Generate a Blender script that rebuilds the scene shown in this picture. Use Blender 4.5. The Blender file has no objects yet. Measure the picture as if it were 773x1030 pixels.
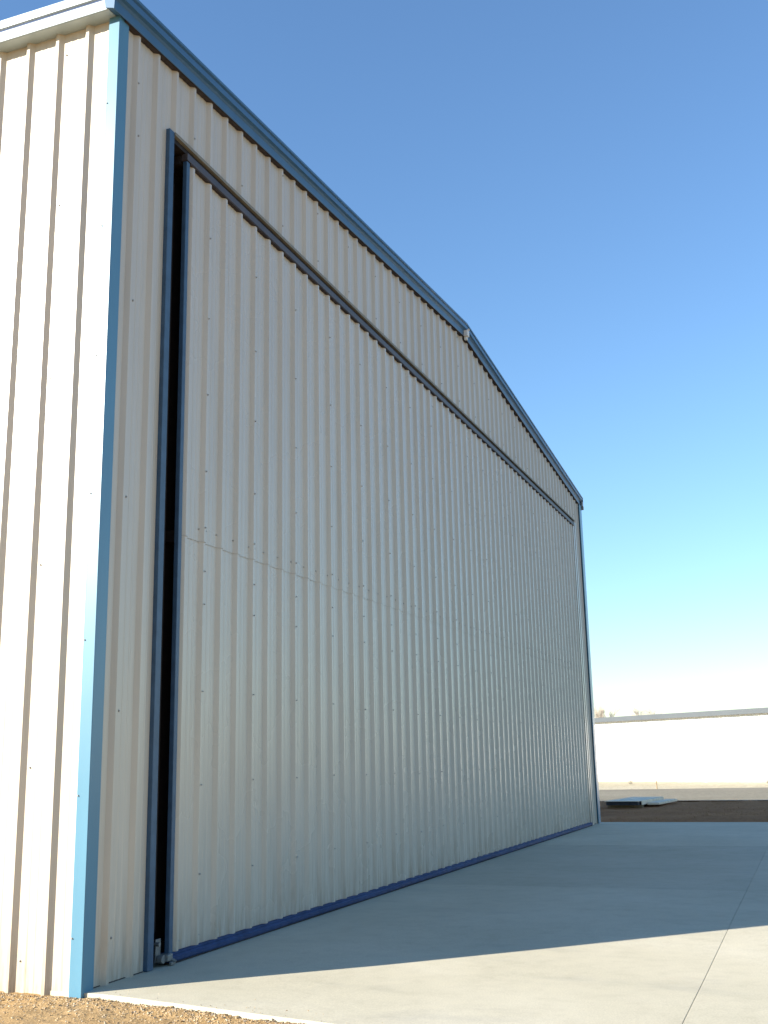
import bpy, bmesh, math, random
from mathutils import Vector, Matrix, noise
random.seed(7)
S = bpy.context.scene
C = S.collection
R_ = math.radians

# ------------------------------------------------------------------ materials
def mat(name):
    m = bpy.data.materials.new(name); m.use_nodes = True
    nt = m.node_tree; b = nt.nodes['Principled BSDF']
    return m, nt, b
def N(nt, t, **k):
    n = nt.nodes.new(t)
    for a, v in k.items():
        if a in n.inputs: n.inputs[a].default_value = v
        else: setattr(n, a, v)
    return n
def ramp(nt, fac, stops):
    r = nt.nodes.new('ShaderNodeValToRGB'); e = r.color_ramp.elements
    while len(e) < len(stops): e.new(0.5)
    for i, (p, c) in enumerate(stops):
        e[i].position = p; e[i].color = (c[0], c[1], c[2], 1)
    nt.links.new(fac, r.inputs[0]); return r.outputs[0]
def coords(nt, scale=(1, 1, 1)):
    tc = nt.nodes.new('ShaderNodeNewGeometry'); mp = nt.nodes.new('ShaderNodeMapping')
    mp.inputs['Scale'].default_value = scale
    nt.links.new(tc.outputs['Position'], mp.inputs['Vector']); return mp.outputs[0]
def noise_n(nt, vec, scale, detail=4, rough=.55):
    n = nt.nodes.new('ShaderNodeTexNoise'); n.inputs['Scale'].default_value = scale
    n.inputs['Detail'].default_value = detail; n.inputs['Roughness'].default_value = rough
    nt.links.new(vec, n.inputs['Vector']); return n.outputs['Fac']
def mix(nt, fac, a, b, mode='MIX'):
    m = nt.nodes.new('ShaderNodeMix'); m.data_type = 'RGBA'; m.blend_type = mode
    for s, v in ((0, fac), (6, a), (7, b)):
        if hasattr(v, 'links'): nt.links.new(v, m.inputs[s])
        elif isinstance(v, tuple): m.inputs[s].default_value = (*v, 1)
        else: m.inputs[s].default_value = v
    return m.outputs[2]
def bump(nt, b, h, strength, dist):
    n = nt.nodes.new('ShaderNodeBump'); n.inputs['Strength'].default_value = strength
    n.inputs['Distance'].default_value = dist
    nt.links.new(h, n.inputs['Height']); nt.links.new(n.outputs[0], b.inputs['Normal']); return n

def painted_steel(name, col, rough=.38, dirt=True, wave=.004, spec=.5, tone=.06):
    m, nt, b = mat(name)
    v = coords(nt, (1, 1, .16)); n1 = noise_n(nt, v, 5.0, 5)
    v2 = coords(nt); n2 = noise_n(nt, v2, 1.1, 3)
    c = ramp(nt, n1, [(.3, tuple(x * (1 - tone) for x in col)), (.7, tuple(min(1, x * (1 + tone * .6)) for x in col))])
    if dirt:
        # splashed soil that thins out above the ground, broken up by noise
        sep = nt.nodes.new('ShaderNodeSeparateXYZ'); g = nt.nodes.new('ShaderNodeNewGeometry')
        nt.links.new(g.outputs['Position'], sep.inputs[0])
        mr = nt.nodes.new('ShaderNodeMapRange'); mr.inputs[1].default_value = 0; mr.inputs[2].default_value = 1.1
        mr.inputs[3].default_value = 1; mr.inputs[4].default_value = 0; nt.links.new(sep.outputs[2], mr.inputs[0])
        pw = nt.nodes.new('ShaderNodeMath'); pw.operation = 'POWER'; pw.inputs[1].default_value = 2.2
        nt.links.new(mr.outputs[0], pw.inputs[0])
        vs = coords(nt, (1, 1, .12)); ns = noise_n(nt, vs, 14, 6, .7)
        r = ramp(nt, ns, [(.38, (0, 0, 0)), (.68, (1, 1, 1))])
        mu = nt.nodes.new('ShaderNodeMath'); mu.operation = 'MULTIPLY'
        nt.links.new(pw.outputs[0], mu.inputs[0]); nt.links.new(r, mu.inputs[1])
        mu2 = nt.nodes.new('ShaderNodeMath'); mu2.operation = 'MULTIPLY'; mu2.inputs[1].default_value = .8
        nt.links.new(mu.outputs[0], mu2.inputs[0])
        c = mix(nt, mu2.outputs[0], c, (.30, .215, .13))
        # thin run-off streaks over the whole height
        vk = coords(nt, (1, 1, .03)); nk = noise_n(nt, vk, 26, 3, .6)
        rk = ramp(nt, nk, [(.56, (0, 0, 0)), (.72, (.16, .16, .16))])
        c = mix(nt, rk, c, (.33, .29, .22))
    if dirt:
        # each roll-formed sheet comes from the mill a touch lighter or darker
        gp = nt.nodes.new('ShaderNodeNewGeometry'); ma = nt.nodes.new('ShaderNodeVectorMath'); ma.operation = 'MULTIPLY_ADD'
        ma.inputs[1].default_value = (1 / .915, 1 / .915, 0); ma.inputs[2].default_value = (.3, .3, 0)
        fl = nt.nodes.new('ShaderNodeVectorMath'); fl.operation = 'FLOOR'; wn = nt.nodes.new('ShaderNodeTexWhiteNoise')
        nt.links.new(gp.outputs['Position'], ma.inputs[0]); nt.links.new(ma.outputs[0], fl.inputs[0]); nt.links.new(fl.outputs[0], wn.inputs['Vector'])
        tn = ramp(nt, wn.outputs['Value'], [(0, (.955, .955, .96)), (1, (1.0, 1.0, 1.0))])
        c = mix(nt, 1.0, c, tn, 'MULTIPLY')
    nt.links.new(c, b.inputs['Base Color'])
    rr = ramp(nt, n2, [(.3, (rough - .012,) * 3), (.7, (rough + .02,) * 3)])
    nt.links.new(rr, b.inputs['Roughness']); b.inputs['Specular IOR Level'].default_value = spec
    vw = coords(nt, (1, 1, .35)); nw = noise_n(nt, vw, 2.2, 0)
    bump(nt, b, nw, .6, wave)
    return m
def plain(name, col, rough=.6, spec=.4, var=.15, scale=12, metal=0):
    m, nt, b = mat(name); n = noise_n(nt, coords(nt), scale, 5)
    c = ramp(nt, n, [(.3, tuple(x * (1 - var) for x in col)), (.7, tuple(x * (1 + var) for x in col))])
    nt.links.new(c, b.inputs['Base Color']); b.inputs['Roughness'].default_value = rough
    b.inputs['Specular IOR Level'].default_value = spec; b.inputs['Metallic'].default_value = metal
    return m

M = {}
M['white'] = painted_steel('wall_paint', (.565, .505, .415), rough=.30)
M['doorwhite'] = painted_steel('door_paint', (.57, .51, .42), rough=.27)
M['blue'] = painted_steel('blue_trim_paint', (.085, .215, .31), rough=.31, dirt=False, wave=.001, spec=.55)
M['blueshade'] = painted_steel('blue_trim_paint_shaded', (.042, .12, .225), rough=.42, dirt=False, wave=.001, spec=.45)  # same blue paint as the corner trim, colour darkened for the rake's shade
M['gutter'] = painted_steel('gutter_paint', (.34, .42, .46), rough=.30, dirt=False, wave=.001, spec=.6)
M['royal'] = plain('royal_blue_paint', (.024, .048, .125), .6, .15, .3, 9)
M['doorblue'] = plain('door_blue_paint', (.045, .09, .15), .45, .4, .15, 9)
M['dark'] = plain('dark_primer', (.022, .016, .014), .7, .3, .3)
M['closure'] = plain('foam_closure', (.055, .043, .04), .9, .2, .3, 30)
M['header'] = plain('grey_flashing', (.07, .057, .055), .5, .4, .2, 5)
M['lip'] = plain('drip_lip', (.22, .19, .135), .6, .4, .1)
M['galv'] = plain('galvanised_steel', (.20, .20, .19), .5, .5, .15, 20, .3)
M['bracket'] = plain('pale_bracket_paint', (.72, .70, .66), .5, .4, .1)
M['screw'] = plain('screw_heads', (.36, .35, .33), .5, .5, .2)
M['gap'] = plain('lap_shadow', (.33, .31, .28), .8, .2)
M['farwhite'] = plain('far_white_paint', (.80, .79, .76), .5, .4, .03, 1)
M['fargrey'] = plain('far_grey_roofing', (.08, .093, .105), .5, .4, .05, 1)
M['bark'] = plain('bark', (.42, .37, .31), .9, .2, .2, 6)
M['sheetwhite'] = plain('pale_sheeting', (.80, .67, .50), .85, .1, .12, 3)
M['sheetshade'] = plain('shaded_stack_sides', (.06, .065, .075), .7, .3, .3, 8)  # shade on the pale stack's front side, put into the sheets' colour
M['timber'] = plain('timber', (.30, .22, .13), .8, .2, .2, 8)

def concrete():
    m, nt, b = mat('broom_concrete')
    v = coords(nt); at = nt.nodes.new('ShaderNodeAttribute'); at.attribute_name = 'tone'
    n1 = noise_n(nt, v, .55, 6, .6); n2 = noise_n(nt, v, 5, 8, .65); n3 = noise_n(nt, v, 90, 3, .6)
    c = ramp(nt, n1, [(.30, (.455, .42, .315)), (.52, (.505, .465, .355)), (.72, (.55, .51, .40))])
    c2 = ramp(nt, n2, [(.25, (.90, .895, .88)), (.5, (1, 1, 1)), (.75, (1.05, 1.045, 1.03))])
    c = mix(nt, 1.0, c, c2, 'MULTIPLY')
    c3 = ramp(nt, n3, [(.3, (.86, .86, .86)), (.7, (1.08, 1.08, 1.08))])
    c = mix(nt, 1.0, c, c3, 'MULTIPLY')
    c = mix(nt, 1.0, c, at.outputs['Color'], 'MULTIPLY')
    # water stains
    vs = coords(nt, (.45, 1, 1)); ns = noise_n(nt, vs, 1.3, 7, .7)
    rs = ramp(nt, ns, [(.54, (0, 0, 0)), (.70, (.27, .27, .27))])
    c = mix(nt, rs, c, (.27, .26, .235))
    # soil tracked on the edge
    ne = noise_n(nt, v, 2.2, 7, .72); re = ramp(nt, ne, [(.60, (0, 0, 0)), (.78, (.30, .30, .30))])
    c = mix(nt, re, c, (.36, .30, .21))
    nt.links.new(c, b.inputs['Base Color']); b.inputs['Roughness'].default_value = .82
    b.inputs['Specular IOR Level'].default_value = .3
    vb = coords(nt, (6, 120, 20)); nb = noise_n(nt, vb, 1.6, 2)
    mm = nt.nodes.new('ShaderNodeMath'); mm.operation = 'ADD'
    nt.links.new(nb, mm.inputs[0]); nt.links.new(n3, mm.inputs[1])
    bump(nt, b, mm.outputs[0], .35, .003)
    return m
M['concrete'] = concrete()

def soil(name, cols, dark=(.16, .12, .08), sc=1.0, amount=.8):
    m, nt, b = mat(name); v = coords(nt)
    n1 = noise_n(nt, v, .35 * sc, 6, .6); n2 = noise_n(nt, v, 9 * sc, 8, .7); n3 = noise_n(nt, v, 60 * sc, 4, .7)
    c = ramp(nt, n1, [(.3, cols[0]), (.5, cols[1]), (.7, cols[2])])
    c2 = ramp(nt, n2, [(.3, (.70, .68, .64)), (.5, (1, 1, 1)), (.72, (1.2, 1.18, 1.12))])
    c = mix(nt, 1.0, c, c2, 'MULTIPLY')
    c3 = ramp(nt, n3, [(.35, (.65, .63, .6)), (.55, (1, 1, 1)), (.7, (1.2, 1.2, 1.2))])
    c = mix(nt, amount, c, c3, 'MULTIPLY')
    nt.links.new(c, b.inputs['Base Color']); b.inputs['Roughness'].default_value = .95
    b.inputs['Specular IOR Level'].default_value = .15
    mm = nt.nodes.new('ShaderNodeMath'); mm.operation = 'ADD'
    nt.links.new(n2, mm.inputs[0]); nt.links.new(n3, mm.inputs[1])
    bump(nt, b, mm.outputs[0], .8, .012)
    return m
M['soil'] = soil('sandy_soil', [(.32, .20, .085), (.38, .25, .115), (.45, .31, .16)])
M['track'] = soil('gravel_track', [(.21, .19, .15), (.235, .215, .165), (.26, .24, .19)], sc=.5)
M['earth'] = soil('dark_earth', [(.30, .125, .045), (.36, .155, .06), (.42, .19, .075)])
M['verge'] = soil('pale_gravel', [(.46, .40, .28), (.50, .44, .31), (.54, .48, .35)], sc=.4)
def stones():
    m, nt, b = mat('stone_chips')
    oi = nt.nodes.new('ShaderNodeNewGeometry')
    c = ramp(nt, oi.outputs['Random Per Island'], [(0, (.20, .13, .07)), (.35, (.34, .24, .13)), (.65, (.42, .31, .18)), (.9, (.50, .42, .30)), (1, (.30, .25, .20))])
    nt.links.new(c, b.inputs['Base Color']); b.inputs['Roughness'].default_value = .9
    return m
M['stones'] = stones()
M['stubble'] = plain('stubble', (.36, .19, .08), .9, .1, .3, 3)
M['drygrass'] = plain('dry_grass', (.33, .31, .25), .9, .1, .3, 3)

# ------------------------------------------------------------------ helpers
def link(name, bm, mats, parent=None, smooth=False):
    me = bpy.data.meshes.new(name); bm.normal_update(); bm.to_mesh(me); bm.free()
    for m in (mats if isinstance(mats, (list, tuple)) else [mats]): me.materials.append(m)
    if smooth:
        for p in me.polygons: p.use_smooth = True
    o = bpy.data.objects.new(name, me); C.objects.link(o)
    if parent: o.parent = parent
    return o
def tag(o, label=None, cat=None, group=None, kind=None):
    if label: o['label'] = label
    if cat: o['category'] = cat
    if group: o['group'] = group
    if kind: o['kind'] = kind
    return o
def empty(name, label, cat, group=None, loc=(0, 0, 0)):
    o = bpy.data.objects.new(name, None); C.objects.link(o); o.location = loc
    return tag(o, label, cat, group)
def box(bm, x0, x1, y0, y1, z0, z1, mi=0, bev=0):
    vs = [bm.verts.new((x, y, z)) for z in (z0, z1) for y in (y0, y1) for x in (x0, x1)]
    fs = []
    for q in ((0, 2, 3, 1), (4, 5, 7, 6), (0, 1, 5, 4), (2, 6, 7, 3), (0, 4, 6, 2), (1, 3, 7, 5)):
        f = bm.faces.new([vs[i] for i in q]); f.material_index = mi; fs.append(f)
    if bev:
        es = list({e for f in fs for e in f.edges})
        r = bmesh.ops.bevel(bm, geom=es, offset=bev, segments=2, affect='EDGES', profile=.5)
        for f in r['faces']: f.material_index = mi
    return fs
def sweep(bm, prof, path, closed=True, mi=0, caps=True):
    """prof: list of (a, b) ; path: list of (origin, A, B) ; vertex = origin + a*A + b*B"""
    rings = []
    for o, A, B in path:
        rings.append([bm.verts.new(o + A * a + B * b) for a, b in prof])
    n = len(prof); rng = range(n if closed else n - 1)
    for r0, r1 in zip(rings, rings[1:]):
        for i in rng:
            f = bm.faces.new((r0[i], r0[(i + 1) % n], r1[(i + 1) % n], r1[i])); f.material_index = mi
    if closed and caps:
        for r in (rings[0], rings[-1][::-1]):
            f = bm.faces.new(r); f.material_index = mi
    bmesh.ops.recalc_face_normals(bm, faces=bm.faces)
def tube(bm, p0, p1, r0, r1=None, seg=8, mi=0, caps=True):
    r1 = r0 if r1 is None else r1
    p0 = Vector(p0); p1 = Vector(p1); d = (p1 - p0).normalized()
    a = d.orthogonal().normalized(); b = d.cross(a)
    R0 = []; R1 = []
    for i in range(seg):
        t = 2 * math.pi * i / seg; u = a * math.cos(t) + b * math.sin(t)
        R0.append(bm.verts.new(p0 + u * r0)); R1.append(bm.verts.new(p1 + u * r1))
    for i in range(seg):
        f = bm.faces.new((R0[i], R0[(i + 1) % seg], R1[(i + 1) % seg], R1[i])); f.material_index = mi
    if caps:
        bm.faces.new(R0[::-1]).material_index = mi; bm.faces.new(R1).material_index = mi

PITCH = .305; RD = .034
RIB = [(-.048, 0), (-.014, 1), (.014, 1), (.048, 0)]
MINOR = [(-.016, 0), (-.006, .075), (.006, .075), (.016, 0)]
def profile(u0, u1, phase):
    """(u, depth) points of the ribbed sheet between u0 and u1; a rib stands at phase + k*PITCH"""
    pts = []
    k = math.floor((u0 - phase) / PITCH) - 1
    while phase + k * PITCH < u1 + PITCH:
        c = phase + k * PITCH
        for du, d in RIB: pts.append((c + du, d * RD))
        for cc in (c + .118, c + .187):
            for du, d in MINOR: pts.append((cc + du, d * RD))
        k += 1
    out = []
    for i, (u, d) in enumerate(pts):
        if u0 < u < u1: out.append((u, d))
    def at(u):
        for (a, da), (b, db) in zip(pts, pts[1:]):
            if a <= u <= b: return da + (db - da) * (u - a) / max(b - a, 1e-9)
        return 0
    return [(u0, at(u0))] + out + [(u1, at(u1))]
def ribbed(bm, u0, u1, phase, zb, zt, place, mi=0, cuts=(), seedv=0):
    """place(u, d, z) -> point ; zb, zt functions of u"""
    P = profile(u0, u1, phase); prev = None
    for u, d in P:
        sh = math.floor((u - phase + .1) / (PITCH * 3))
        off = .0016 * math.sin(sh * 12.9 + seedv)
        zs = [zb(u)] + [c for c in cuts if zb(u) < c < zt(u)] + [zt(u)]
        col = [bm.verts.new(place(u, d + off, z)) for z in zs]
        if prev and len(prev) == len(col):
            for i in range(len(col) - 1):
                f = bm.faces.new((prev[i], col[i], col[i + 1], prev[i + 1])); f.material_index = mi
        prev = col
def screw(bm, p, nrm, r=.0075, mi=1):
    p = Vector(p); nrm = Vector(nrm); tube(bm, p, p + nrm * .006, r * 1.25, r * 1.2, 6, mi); tube(bm, p + nrm * .005, p + nrm * .011, r * .75, r * .7, 6, mi)

# ------------------------------------------------------------------ measurements (metres)
WX = 0.0            # plane of the front wall's flats (front faces +X)
SY = -.145          # plane of the side wall's flats (side faces -Y)
FY = 19.2           # far side wall
BX = -22.0          # rear wall
PEAKY = 9.62
def rake_top(y):
    return 7.812 + (y + .27) * (8.628 - 7.812) / (PEAKY + .27) if y <= PEAKY else 8.628 + (y - PEAKY) * (7.75 - 8.628) / (19.33 - PEAKY)
def rake_bot(y): return rake_top(y) - .235
DY0, DY1 = .70, 18.47      # opening
HZ = 7.01                  # head of the opening
DOOR0, DOOR1, DTOP = .95, 18.26, 6.85
SEAM = 3.39

hangar = empty('hangar', 'tall ribbed pale metal hangar with blue trim and one huge closed bifold door', 'hangar')
front = lambda u, d, z: (WX + d, u, z)
# front wall
bm = bmesh.new()
PH = 1.03
ribbed(bm, SY + .01, DY0 - .04, PH, lambda u: -.01, lambda u: rake_bot(u) + .1, front, seedv=1)
ribbed(bm, DY0 - .04, DY1 + .02, PH, lambda u: HZ, lambda u: rake_bot(u) + .1, front, seedv=1)
ribbed(bm, DY1 + .02, FY - .005, PH, lambda u: -.01, lambda u: rake_bot(u) + .1, front, seedv=1)
k = 0; y = PH - 3 * PITCH
while y < FY:
    if not (DY0 < y < DY1):
        for z in (.3, 1.9, 3.55, 5.2, 6.7):
            if (.1 < y < .4) or (DY1 < y < FY - .3): screw(bm, (WX + .002, y + .07, z), (1, 0, 0))
    for z in (7.15, 7.75, 8.25):
        if y > .1 and z < rake_bot(y) - .05 and k % 3 == 0: screw(bm, (WX + RD, y, z), (1, 0, 0))
    y += PITCH; k += 1
fw = link('front_wall', bm, [M['white'], M['screw']], hangar)
# side walls, rear wall
bm = bmesh.new()
ribbed(bm, BX, -.02, -.285, lambda u: -.035, lambda u: 7.66, lambda u, d, z: (u, SY - d, z), seedv=2)
for kx in range(0, 40):
    x = -.285 - kx * PITCH
    if x < BX + .2: break
    for z in (.18, 1.5, 3.0, 4.5, 6.0, 7.4):
        if kx % 3 == 1: screw(bm, (x + .075, SY - .002, z + .0), (0, -1, 0), .006)
link('side_wall', bm, [M['white'], M['screw']], hangar)
bm = bmesh.new()
ribbed(bm, BX, -.02, -.285, lambda u: -.035, lambda u: 7.60, lambda u, d, z: (u, FY + d, z), seedv=3)
o = link('side_wall', bm, [M['white'], M['screw']], hangar)
bm = bmesh.new()
ribbed(bm, SY, FY, PH, lambda u: -.035, lambda u: rake_bot(u) + .1, lambda u, d, z: (BX - d, u, z), seedv=4)
link('rear_wall', bm, [M['white']], hangar)
# roof (two ribbed slopes)
bm = bmesh.new()
for a, b in ((-.20, PEAKY), (PEAKY, 19.27)):
    P = profile(BX - .03, .03, -.285); prev = None
    for u, d in P:
        c = [bm.verts.new((u, yy, rake_top(yy) - .07 + d)) for yy in (a, b)]
        if prev: bm.faces.new((prev[0], c[0], c[1], prev[1]))
        prev = c
link('roof', bm, [M['white']], hangar)
# rake trim: sculpted gable moulding. profile in (x, dz from top)
def rake_part(name, prof, m, y0=-.306, y1=19.37):
    bm = bmesh.new()
    sweep(bm, prof, [(Vector((0, y, rake_top(y))), Vector((1, 0, 0)), Vector((0, 0, 1))) for y in (y0, PEAKY, y1)])
    return link(name, bm, m, hangar)
rk = rake_part('rake_trim', [(-.02, -.205), (.052, -.228), (.060, -.235), (.064, -.228), (.068, -.150), (.085, -.130), (.112, -.118), (.112, -.062), (.098, -.052), (.098, -.040), (.116, -.028), (.118, -.004), (.108, .004), (-.05, .006), (-.05, -.02)], M['blueshade'])
bm = bmesh.new()
sweep(bm, [(.0005, -.30), (.008, -.30), (.056, -.237), (.050, -.2295), (.0005, -.215)], [(Vector((0, y, rake_top(y))), Vector((1, 0, 0)), Vector((0, 0, 1))) for y in (-.12, PEAKY, 19.17)])
# closure is only behind the trim: foam strip under the moulding
bm.free(); bm = bmesh.new()
sweep(bm, [(.0005, -.243), (.058, -.240), (.055, -.2335), (.0005, -.213)], [(Vector((0, y, rake_top(y))), Vector((1, 0, 0)), Vector((0, 0, 1))) for y in (-.12, PEAKY, 19.17)])
link('closure_strip', bm, M['closure'], hangar)
# peak cap and end caps
bm = bmesh.new(); z = rake_top(PEAKY)
box(bm, .062, .135, PEAKY - .055, PEAKY + .05, z - .245, z - .14, bev=.008)
box(bm, .062, .110, PEAKY - .03, PEAKY + .03, z - .30, z - .247, bev=.006)
tube(bm, (.10, PEAKY, z - .15), (.15, PEAKY + .0, z - .12), .02, .024, 10)
link('peak_bracket', bm, M['bracket'], hangar)
# eave gutters: profile (outward, z)
def gutter(name, ysign, ywall, ztop):
    g = [(.0, -.205), (.132, -.212), (.142, -.206), (.144, -.112), (.128, -.104), (.128, -.088), (.148, -.078), (.156, -.012), (.150, 0), (.140, -.004), (.133, -.03), (.0, -.03)]
    bm = bmesh.new()
    sweep(bm, g, [(Vector((x, ywall, ztop)), Vector((0, ysign, 0)), Vector((0, 0, 1))) for x in (BX - .05, -.004)])
    return link(name, bm, M['gutter'], hangar)
gutter('eave_gutter', -1, SY - .002, 7.808)
bm = bmesh.new(); box(bm, BX - .04, -.006, SY - .137, SY - .120, 7.808 - .1025, 7.808 - .0895); link('gutter_seam', bm, M['royal'], hangar)
gutter('eave_gutter', 1, FY + .002, 7.742)
bm = bmesh.new(); box(bm, .088, .112, FY + .01, FY + .165, 7.52, 7.735, bev=.004); box(bm, .04, .12, FY + .10, FY + .16, 7.44, 7.53, bev=.01)
link('gutter_end_cap', bm, M['galv'], hangar)
# corner trims (L shaped, hemmed edges)
def corner(ys, y0, ztop, nm='corner_trim', fw_=.135, sw=.105, o=.037):
    bm = bmesh.new()
    # outline in plan, mirrored by ys ; corner at (o, y0 - ys*o)
    pl = [(o - sw, -o + .014), (o - sw, -o - .0), (o - sw + .006, -o - .003), (o - .003, -o - .003), (o, -o), (o, fw_ - o - .006), (o - .003, fw_ - o), (o - .016, fw_ - o), (o - .014, fw_ - o - .004), (o - .006, fw_ - o - .008), (o - .006, -o + .004), (o - sw + .004, -o + .004)]
    rings = []
    for z in (-.055, ztop):
        rings.append([bm.verts.new((px, y0 + ys * py, z)) for px, py in pl])
    n = len(pl)
    for i in range(n): bm.faces.new((rings[0][i], rings[0][(i + 1) % n], rings[1][(i + 1) % n], rings[1][i]))
    bm.faces.new(rings[0]); bm.faces.new(rings[1][::-1])
    bmesh.ops.recalc_face_normals(bm, faces=bm.faces)
    for z in [.35, 1.3, 2.4, 3.5, 4.6, 5.7, 6.8]:
        screw(bm, (o - sw + .012, y0 - ys * (o + .003), z), (0, -ys, 0), .005)
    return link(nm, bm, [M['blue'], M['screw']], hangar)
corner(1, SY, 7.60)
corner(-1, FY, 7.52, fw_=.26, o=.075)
# base strip beneath the wall sheets (dark rubber closure on the slab)
bm = bmesh.new()
box(bm, -.04, .006, SY + .12, DY0 - .10, -.004, .006)
link('base_closure', bm, M['closure'], hangar)
bm = bmesh.new(); box(bm, -.04, .006, DY1 + .11, FY - .19, -.004, .018)
link('base_closure', bm, M['closure'], hangar)
# primed steel returns lining the opening
for ya, yb in ((DY0 - .016, DY0 - .004), (DY1, DY1 + .012)):
    bm = bmesh.new(); box(bm, -.26, -.006, ya, yb, .003, HZ - .06); link('opening_return', bm, M['dark'], hangar)
# concrete stem wall under the side sheets
bm = bmesh.new(); box(bm, BX, -.07, SY - .02, SY + .15, -.25, -.036); link('foundation', bm, M['concrete'], hangar)

# jambs
for y0, y1 in ((.605, .683), (DY1, DY1 + .10)):
    inner = y1 if y0 < 1 else y0
    bm = bmesh.new()
    if y0 < 1: box(bm, -.005, .042, y0, y1, .003, HZ + .002, bev=.003)
    else: box(bm, -.005, .037, y0, y1, .003, HZ - .04, bev=.002)
    link('door_jamb', bm, M['doorblue'] if y0 < 1 else M['white'], hangar)
# steel column and dark void in the gap
for sgn, yy in ((1, .76), (-1, DY1 - .06)):
    bm = bmesh.new()
    box(bm, -.20, -.08, yy - .045, yy + .055, .0, HZ - .03, bev=.003)
    box(bm, -.205, -.075, yy - .065, yy - .055, .0, HZ - .03)
    for z in (.9, 2.6, 4.3, 6.0): box(bm, -.08, -.055, yy - .03, yy + .05, z, z + .09, bev=.004)
    link('steel_column', bm, M['dark'], hangar)
bm = bmesh.new()
tube(bm, (-.05, .83, .25), (-.05, .83, 6.6), .006, .006, 6)
tube(bm, (-.06, .735, .12), (-.055, .735, 5.2), .011, .011, 8)
link('lift_cable', bm, M['dark'], hangar)

# header: lip of the upper wall, grey flashing with dark closure below it
bm = bmesh.new()
box(bm, .0, .050, .685, DY1 - .005, HZ - .026, HZ - .002)
box(bm, .030, .050, .69, DY1 - .006, HZ - .0015, HZ + .006)
link('header_lip', bm, M['lip'], hangar)
bm = bmesh.new(); box(bm, -.12, .018, .70, DY1 - .012, HZ - .075, HZ - .028); link('header_recess', bm, M['dark'], hangar)

# ------------------------------------------------------------------ the bifold door (a part of the hangar, with sub-parts)
bm = bmesh.new()
DP = 1.03
lower = lambda u, d, z: (.003 + d, u, z)
upper = lambda u, d, z: (.0055 + d * 1.01, u, z)
ribbed(bm, DOOR0, DOOR1, DP, lambda u: .07, lambda u: SEAM + .03, lower, seedv=5)
ribbed(bm, DOOR0, DOOR1, DP, lambda u: SEAM, lambda u: DTOP + .03, upper, seedv=6)
# thin hem visible along the horizontal lap
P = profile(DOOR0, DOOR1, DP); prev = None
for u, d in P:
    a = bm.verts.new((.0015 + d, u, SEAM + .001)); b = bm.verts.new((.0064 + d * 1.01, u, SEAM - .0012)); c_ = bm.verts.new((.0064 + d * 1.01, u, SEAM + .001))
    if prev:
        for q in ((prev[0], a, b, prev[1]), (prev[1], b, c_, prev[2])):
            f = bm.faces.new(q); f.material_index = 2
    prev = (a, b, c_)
kk = 0; y = DP
while y < DOOR1 - .05:
    # stitch screws beside every rib just above the lap, panel-lap screws on every third rib
    screw(bm, (.006, y - .055, SEAM + .115 + random.uniform(-.006, .006)), (1, 0, 0), .0062)
    if kk % 3 == 1:
        for z in (.62, 1.35, 2.1, 2.85, 3.15, 3.52, 4.05, 4.75, 5.5, 6.3):
            screw(bm, (.008 + RD, y, z + random.uniform(-.02, .02)), (1, 0, 0), .0062)
        screw(bm, (.006, y + .066, SEAM + .115), (1, 0, 0), .0055)
    screw(bm, (.003, y + .062, .15), (1, 0, 0), .006)
    y += PITCH; kk += 1
door = link('bifold_door', bm, [M['doorwhite'], M['screw'], M['gap']], hangar)
# frame behind the skin
bm = bmesh.new()
box(bm, -.16, -.03, DOOR0 - .06, DOOR1 + .06, DTOP - .02, DTOP + .07)
box(bm, -.16, -.03, DOOR0 + .02, DOOR1 - .02, SEAM - .05, SEAM + .05)
box(bm, -.16, -.03, DOOR0 + .02, DOOR1 - .02, .06, .16)
box(bm, -.16, -.148, DOOR0, DOOR1, .16, DTOP)      # interior liner closes the door
link('door_frame', bm, M['dark'], door)
# side edge trims
for y0, y1 in ((.898, .952), (DOOR1 - .002, DOOR1 + .09)):
    bm = bmesh.new()
    box(bm, -.14 if y0 > 1 else .0, .042, y0, y1, .075, DTOP - .0, bev=.004)
    link('edge_trim', bm, M['doorblue'] if y0 < 1 else M['doorwhite'], door)
# top flashing and its closure
bm = bmesh.new()
box(bm, -.02, .047, .90, DOOR1 + .11, DTOP + .010, DTOP + .080, bev=.003)
link('top_flashing', bm, M['header'], door)
bm = bmesh.new(); box(bm, -.02, .045, .96, DOOR1 + .08, DTOP - .006, DTOP + .008); link('closure_strip', bm, M['closure'], door)
# bottom seal
bm = bmesh.new()
sweep(bm, [(-.05, .012), (.050, .012), (.060, .024), (.060, .050), (.052, .058), (.046, .064), (.048, .074), (.040, .082), (-.05, .082)],
      [(Vector((0, y, 0)), Vector((1, 0, 0)), Vector((0, 0, 1))) for y in [.915 + i * (DOOR1 + .08 - .915) / 40 for i in range(41)]])
for v in bm.verts: v.co.z += .002 * math.sin(v.co.y * 2.1) * (1 if v.co.z < .06 else .3)
link('bottom_seal', bm, M['royal'], door)
bm = bmesh.new(); box(bm, -.02, .050, .93, DOOR1 + .07, .001, .011); link('sweep_strip', bm, M['closure'], door)
# guide roller and latch at the near foot of the door
bm = bmesh.new()
box(bm, -.02, .068, .845, .915, .035, .085, bev=.006)
box(bm, -.02, -.008, .79, .86, .03, .20, bev=.003)
tube(bm, (.00, .82, .055), (.045, .82, .055), .030, .030, 14)
tube(bm, (-.02, .80, .165), (.02, .80, .165), .016, .016, 10)
tube(bm, (.045, .905, .05), (.095, .915, .03), .012, .012, 8)
box(bm, .06, .085, .87, .93, .004, .03, bev=.005)
link('guide_roller', bm, M['galv'], door)

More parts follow.
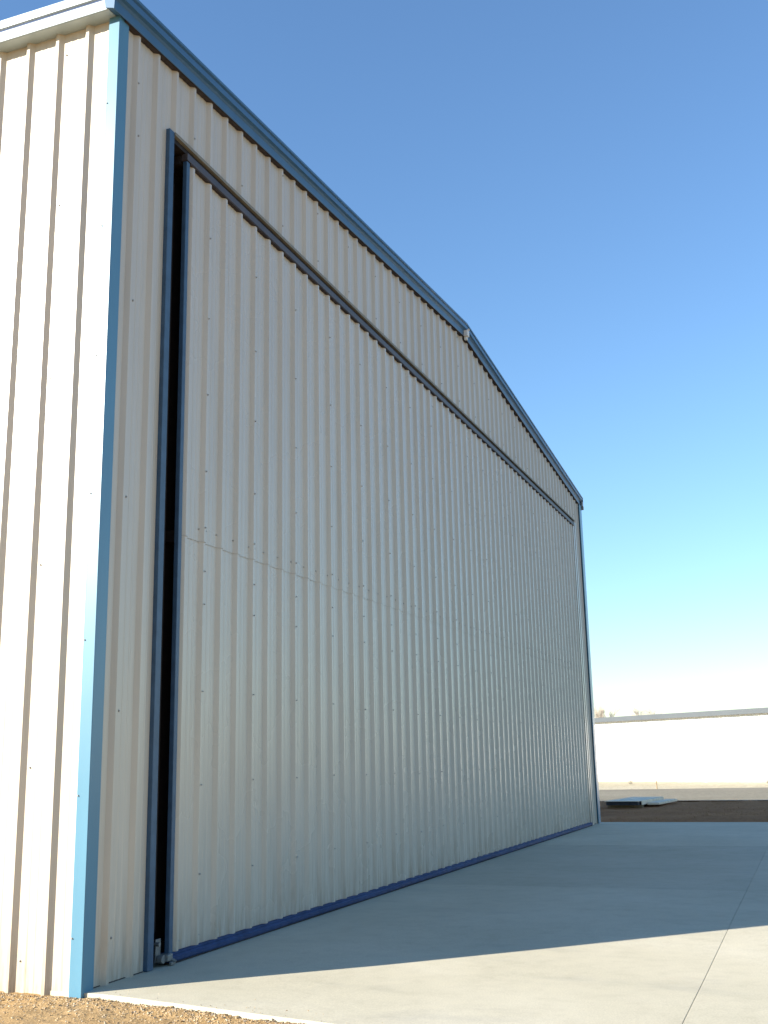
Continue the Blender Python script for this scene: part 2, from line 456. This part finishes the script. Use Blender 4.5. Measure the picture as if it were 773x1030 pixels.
# ------------------------------------------------------------------ concrete apron
def edge_y(x): return -.125 - .175 * x
bm = bmesh.new(); tone = bm.loops.layers.float_color.new('tone')
XS = [0.004, 3.965, 8.6, 13.3]
YS = [None, 6.58, 12.93, 19.72]
tones = {(0, 0): 1.0, (0, 1): .91, (0, 2): 1.06, (1, 0): 1.02, (1, 1): .97, (1, 2): 1.0, (2, 0): .97, (2, 1): 1.03, (2, 2): .95}
GP = .0014
for i in range(3):
    for j in range(3):
        x0 = XS[i] + (GP if i else -.35); x1 = XS[i + 1] - GP
        nx = 24; ny = 36; grid = []
        for a in range(nx + 1):
            x = x0 + (x1 - x0) * a / nx; row = []
            for b in range(ny + 1):
                ya = edge_y(max(x, .15)) if YS[j] is None else YS[j] + GP
                yb = YS[j + 1] - GP
                y = ya + (yb - ya) * b / ny
                if j == 0 and b == 0: y += .006 * noise.noise(Vector((x * 6, 3, 1)))
                hz = -.012 * max(0, min(1, (x - .4) / 1.2)) * max(0, 1 - abs(y - 1.4) / 3.5) if j == 0 else 0
                hz += .004 * noise.noise(Vector((x * .5, y * .5, 0)))*min(1,max(0,x/.6))
                row.append(bm.verts.new((x, y, hz)))
            grid.append(row)
        fs = []
        for a in range(nx):
            for b in range(ny):
                fs.append(bm.faces.new((grid[a][b], grid[a + 1][b], grid[a + 1][b + 1], grid[a][b + 1])))
        # rim: small arris then vertical face
        rim = [grid[a][0] for a in range(nx + 1)] + [grid[nx][b] for b in range(1, ny + 1)] + [grid[a][ny] for a in range(nx - 1, -1, -1)] + [grid[0][b] for b in range(ny - 1, 0, -1)]
        low = [bm.verts.new(v.co + Vector((0, 0, -.14))) for v in rim]
        n = len(rim)
        for q in range(n): fs.append(bm.faces.new((rim[q], low[q], low[(q + 1) % n], rim[(q + 1) % n])))
        for f in fs:
            for l in f.loops: l[tone] = (tones[(i, j)],) * 3 + (1,)
ap = link('concrete_apron', bm, M['concrete']); tag(ap, kind='structure')
m = ap.modifiers.new('arris', 'BEVEL'); m.width = .0025; m.segments = 2; m.limit_method = 'ANGLE'; m.angle_limit = R_(50)

# ------------------------------------------------------------------ ground: one sheet to the horizon
def axis(segs):
    out = []
    for a, b, n in segs: out += [a + (b - a) * i / n for i in range(n)]
    return out + [segs[-1][1]]
gx = axis([(-2500, -300, 8), (-300, -60, 12), (-60, -24, 18), (-24, -4, 20), (-4, -1.4, 20), (-1.4, 3.2, 200), (3.2, 14, 50), (14, 60, 30), (60, 300, 12), (300, 2500, 8)])
gy = axis([(-1500, -200, 6), (-200, -30, 10), (-30, -3, 20), (-3, -1.1, 12), (-1.1, .02, 60), (.02, 19.5, 20), (19.5, 21, 12), (21, 35, 70), (35, 75, 60), (75, 300, 20), (300, 4000, 12)])
def gh(x, y):
    V = Vector((x, y, 0))
    far = y > 19.74
    if -22.5 < x < 13.4 and -.05 < y < 19.72 and (x < 0 or y > edge_y(x) + .05): return -.16
    if far and y < 140:
        r = min(1, (y - 19.7) / .8)
        h = -.035 + r * (.03 * noise.noise(V * .9) + .028 * noise.noise(V * 2.7) + .03 * noise.noise(V * .25))
        if 33.6 < y < 47.5: h = min(h, -.03)
        return h
    if abs(x) < 30 and y > -30:
        d = abs(y - (edge_y(x) if x > .1 else SY - .02))
        lip = math.exp(-(d / .14) ** 2)
        h = -.056 + .030 * lip + .010 * noise.noise(V * 3.1) + .006 * noise.noise(V * 13) + .0035 * noise.noise(V * 31)
        if x > .1 and y > edge_y(x) - .01: h = -.09
        return h
    return -.06
bm = bmesh.new()
grid = [[bm.verts.new((x, y, gh(x, y))) for y in gy] for x in gx]
for a in range(len(gx) - 1):
    for b in range(len(gy) - 1):
        bm.faces.new((grid[a][b], grid[a + 1][b], grid[a + 1][b + 1], grid[a][b + 1]))
for f in bm.faces:
    c = f.calc_center_median()
    if 19.6 < c.y < 36 and -14 < c.x < 26: f.material_index = 1
    elif 44 < c.y < 110 and abs(c.x) < 90: f.material_index = 2
tag(link('ground', bm, [M['soil'], M['earth'], M['verge']], smooth=True), kind='structure')
# loose stone chips along the slab edge and the wall foot
bm = bmesh.new()
OCT = [(1, 0, 0), (-1, 0, 0), (0, 1, 0), (0, -1, 0), (0, 0, 1), (0, 0, -1)]
OF = [(0, 2, 4), (2, 1, 4), (1, 3, 4), (3, 0, 4), (2, 0, 5), (1, 2, 5), (3, 1, 5), (0, 3, 5)]
CV = []; CF = []
def chip(p, r):
    q = Matrix.Rotation(random.uniform(0, 6.28), 3, 'Z') @ Matrix.Rotation(random.uniform(-.6, .6), 3, 'X') @ Matrix.Rotation(random.uniform(-.6, .6), 3, 'Y')
    sx, sy, sz = r * random.uniform(.8, 1.5), r * random.uniform(.7, 1.2), r * random.uniform(.45, .9)
    b = len(CV)
    for v in OCT:
        k = random.uniform(.75, 1.2)
        CV.append(Vector(p) + q @ Vector((v[0] * sx * k + random.uniform(-.3, .3) * r, v[1] * sy * k + random.uniform(-.3, .3) * r, v[2] * sz * k)))
    for f in OF: CF.append(tuple(b + a for a in f))
cnt = 0
while cnt < 6500:
    x = random.uniform(-1.6, 2.9)
    base = (edge_y(x) if x > .1 else SY - .04)
    y = base - .004 - random.expovariate(5.5)
    if y < -1.3: continue
    r = random.choice((.003, .0035, .004, .005, .006, .008)) * random.uniform(.8, 1.3)
    if random.random() < .02: r *= 1.7
    chip((x, y, gh(x, y) + r * .15), r); cnt += 1
for _ in range(40):       # a few kicked onto the slab
    x = random.uniform(.2, 2.6); y = edge_y(x) + random.expovariate(9)
    r = random.uniform(.0025, .005); chip((x, y, r * .3), r)
me_ = bpy.data.meshes.new('c'); me_.from_pydata(CV, [], CF); bm.from_mesh(me_); bpy.data.meshes.remove(me_)
tag(link('stone_chips', bm, M['stones']), 'small tan and brown stone chips scattered on soil along the slab edge', 'gravel', kind='stuff')

# gravel track in the distance
bm = bmesh.new(); ys = []
XT = [-60 + i * 1.0 for i in range(101)]
rows = []
for x in XT:
    n0 = 32.5 + .3 * noise.noise(Vector((x * .6, 0, 0))) + .12 * noise.noise(Vector((x * 3, 5, 0)))
    n1 = 46.3 + .2 * noise.noise(Vector((x * .4, 9, 0))) + (x + 4.7) * .12
    rows.append([bm.verts.new((x, n0 + (n1 - n0) * t, -.02 + .03 * math.sin(math.pi * t))) for t in (0, .1, .3, .5, .7, .9, 1)])
for a, b in zip(rows, rows[1:]):
    for i in range(6): bm.faces.new((a[i], b[i], b[i + 1], a[i + 1]))
tag(link('gravel_track', bm, M['track'], smooth=True), kind='structure')

# ------------------------------------------------------------------ far white hangar row
P0 = Vector((-8.6, 66.2, 0)); P1 = Vector((2.4, 58.5, 0)); D = (P1 - P0).normalized(); NRM = Vector((D.y, -D.x, 0))
if NRM.y > 0: NRM = -NRM
fb = empty('storage_building', 'long low white metal building with grey roof edge beyond the gravel track', 'building', loc=P0)
def fp(u, d, z): return tuple(D * u + NRM * d + Vector((0, 0, z)))
LU0, LU1 = -34, 25
bm = bmesh.new()
ribbed(bm, LU0, LU1, 0, lambda u: -.12, lambda u: 3.76, lambda u, d, z: fp(u, d, z))
ribbed(bm, LU0, LU1, 0, lambda u: -.12, lambda u: 3.80, lambda u, d, z: fp(u, -12 - d, z))
for u in (LU0, LU1):
    ps = [(0, -.12), (0, 3.75), (-6, 3.95), (-12, 3.75), (-12, -.12)]
    bm.faces.new([bm.verts.new(fp(u, d, z)) for d, z in ps])
link('wall', bm, M['farwhite'], fb)
bm = bmesh.new()
for u0 in (0,):
    pr = [(.30, 3.70), (.34, 3.70), (.35, 3.99), (-6, 4.10), (-12.3, 3.99), (-12.3, 3.70), (-6, 3.9)]
    r0 = [bm.verts.new(fp(LU0 - .3, d, z)) for d, z in pr]; r1 = [bm.verts.new(fp(LU1 + .3, d, z)) for d, z in pr]
    for i in range(7): bm.faces.new((r0[i], r0[(i + 1) % 7], r1[(i + 1) % 7], r1[i]))
    bm.faces.new(r0); bm.faces.new(r1[::-1])
bmesh.ops.recalc_face_normals(bm, faces=bm.faces)
link('roof', bm, M['fargrey'], fb)


# ------------------------------------------------------------------ bare trees behind it
def bare_tree(name, label, loc, h, spread, seed, group=None):
    rnd = random.Random(seed)
    t = empty(name, label, 'tree', group, loc)
    bm = bmesh.new(); cb = bmesh.new()
    pts = [Vector((0, 0, -.3)), Vector((.05, .02, h * .18)), Vector((.1, 0, h * .34))]
    for i in range(2): tube(bm, pts[i], pts[i + 1], .20 - .05 * i, .15 - .05 * i, 8)
    link('trunk', bm, M['bark'], t)
    def grow(p, d, L, r, lv):
        q = p + d * L
        tube(cb, p, q, r, r * .7, 5 if lv < 2 else 3, caps=False)
        if lv >= 5: return
        for _ in range(3 if lv else 5):
            nd = (d + Vector((rnd.uniform(-1, 1) * spread, rnd.uniform(-1, 1) * spread, rnd.uniform(-.25, .6)))).normalized()
            s = rnd.uniform(.4, 1)
            grow(p + (q - p) * s, nd, L * rnd.uniform(.62, .85), r * .66, lv + 1)
    grow(pts[2] - Vector((0, 0, .3)), Vector((0, 0, 1)), h * .22, .10, 0)
    zm = max(v.co.z for v in cb.verts)
    link('crown', cb, M['bark'], t); t.scale = (h / zm,) * 3
    return t
bare_tree('bare_tree', 'faint thin leafless tree behind the low white building, nearest the hangar corner', (-15.5, 108, -.1), 7.5, .55, 3)
bare_tree('bare_tree', 'low rounded leafless tree behind the low white building, farther from the hangar corner', (-10.6, 104, -.1), 6.45, .95, 11)

# ------------------------------------------------------------------ sheet stack on the shaded soil
st = empty('sheet_stack', 'low flat stack of pale metal sheets lying on dark shaded soil', 'stack', loc=(-.75, 27.5, 0))
rot = Matrix.Rotation(R_(-5), 4, 'Z')
def lbox(bm, x0, x1, y0, y1, z0, z1, bev=.01, sag=0):
    b2 = bmesh.new(); box(b2, x0, x1, y0, y1, z0, z1, bev=bev)
    for v in b2.verts: v.co = rot @ v.co
    me = bpy.data.meshes.new('t'); b2.to_mesh(me); b2.free(); bm.from_mesh(me); bpy.data.meshes.remove(me)
bm = bmesh.new()
for k in range(5): lbox(bm, -.50 + .012 * (k % 2), .48 - .01 * (k % 3), .0 + .02 * (k % 2), 3.4, .055 + k * .021, .073 + k * .021, .002)
link('sheets', bm, M['sheetshade'], st)
bm = bmesh.new(); lbox(bm, -.53, .51, -.03, 3.45, .160, .176, .004); lbox(bm, .515, .525, .3, 3.42, .05, .172, .003)
link('top_sheet', bm, M['sheetwhite'], st)
bm = bmesh.new(); lbox(bm, .55, .92, .9, 3.6, .03, .10, .01); link('side_sheet', bm, M['sheetwhite'], st)
for yy in (.35, 2.8):
    bm = bmesh.new(); lbox(bm, -.55, .54, yy, yy + .1, -.04, .053, .004); link('timber_runner', bm, M['timber'], st)

# ------------------------------------------------------------------ stake and weeds far off
s = empty('marker_stake', 'thin upright marker stake standing in front of the long white building', 'stake', loc=(-2.35, 47.9, -.05))
bm = bmesh.new(); tube(bm, (0, 0, -.1), (-.05, 0, .80), .028, .022, 6); link('post', bm, M['timber'], s)
bm = bmesh.new(); box(bm, -.085, -.022, -.035, -.028, .68, .80, bev=.003); link('flag', bm, M['timber'], s)
def weed(label, loc, h, seed):
    rnd = random.Random(seed); bm = bmesh.new()
    for _ in range(70):
        a = rnd.uniform(0, 6.28); l = rnd.uniform(.5, 1) * h; t = rnd.uniform(.1, .8)
        p = Vector((rnd.uniform(-.08, .08), rnd.uniform(-.08, .08), 0)); q = p + Vector((math.cos(a) * t, math.sin(a) * t, 1)).normalized() * l
        tube(bm, p, q, .008, .003, 3, caps=False)
    o = link('weed', bm, M['drygrass']); o.location = loc
    tag(o, label, 'weed')
weed('small dry weed tuft near the white building, closest to the hangar corner', (-5.0, 57, -.04), .30, 1)
weed('small dry weed tuft at the right edge of the picture before the white building', (2.45, 55, -.04), .34, 2)

# dry stubble over the shaded strip beyond the slab
bm = bmesh.new(); rnd = random.Random(5)
for _ in range(9000):
    y = 19.8 + (rnd.random() ** 1.0) * 14.2; x = rnd.uniform(-6, 7)
    cl = noise.noise(Vector((x * .8, y * .5, 4)))
    if cl < -.05: continue
    h = rnd.uniform(.015, .06); a = rnd.uniform(0, 6.28); z = gh(x, y) - .005
    w = .006; dx, dy = math.cos(a) * w, math.sin(a) * w
    v = [bm.verts.new((x - dx, y - dy, z)), bm.verts.new((x + dx, y + dy, z)), bm.verts.new((x + rnd.uniform(-.03, .03), y + rnd.uniform(-.03, .03), z + h))]
    bm.faces.new(v)
tag(link('dry_stubble', bm, M['stubble']), 'short sparse dry grass stubble on the soil strip beyond the concrete', 'grass', kind='stuff')

# ------------------------------------------------------------------ light, sky, camera
EL = 22.0; travel = Vector((1, .985, 0)).normalized()
d = Vector((travel.x * math.cos(R_(EL)), travel.y * math.cos(R_(EL)), -math.sin(R_(EL))))
L = bpy.data.lights.new('sun', 'SUN'); L.energy = 4.8; L.angle = R_(.53); L.color = (1, .92, .79)
lo = bpy.data.objects.new('sun', L); C.objects.link(lo); lo.rotation_euler = d.to_track_quat('-Z', 'Y').to_euler()
w = bpy.data.worlds.new('World'); S.world = w; w.use_nodes = True; nt = w.node_tree
sky = nt.nodes.new('ShaderNodeTexSky'); sky.sky_type = 'NISHITA'; sky.sun_disc = False
sky.sun_elevation = R_(EL); sky.sun_rotation = math.atan2(-d.x, -d.y)
sky.altitude = 0; sky.air_density = 1.3; sky.dust_density = 0.0; sky.ozone_density = 5.9
nt.links.new(sky.outputs[0], nt.nodes['Background'].inputs[0]); nt.nodes['Background'].inputs[1].default_value = .085

cam = bpy.data.cameras.new('camera'); co = bpy.data.objects.new('camera', cam); C.objects.link(co); S.camera = co
Rm = ((0.93226736, -0.09942696, -0.34783882), (0.36120512, 0.20210784, 0.91032043), (-0.02020944, -0.97430319, 0.22433207))
co.matrix_world = Matrix([[r[0], -r[1], -r[2], t] for r, t in zip(Rm, (4.8224429, -6.78013709, 1.491))] + [[0, 0, 0, 1]])
cam.sensor_fit = 'VERTICAL'; cam.sensor_height = 36; cam.lens = 36 * 1090 / 1030; cam.clip_end = 8000; cam.clip_start = .05
S.view_settings.view_transform = 'Standard'; S.view_settings.look = 'None'; S.view_settings.gamma = 1
S.view_settings.exposure = 1.5; S.view_settings.use_curve_mapping = False
S.render.resolution_x = 768; S.render.resolution_y = 1024
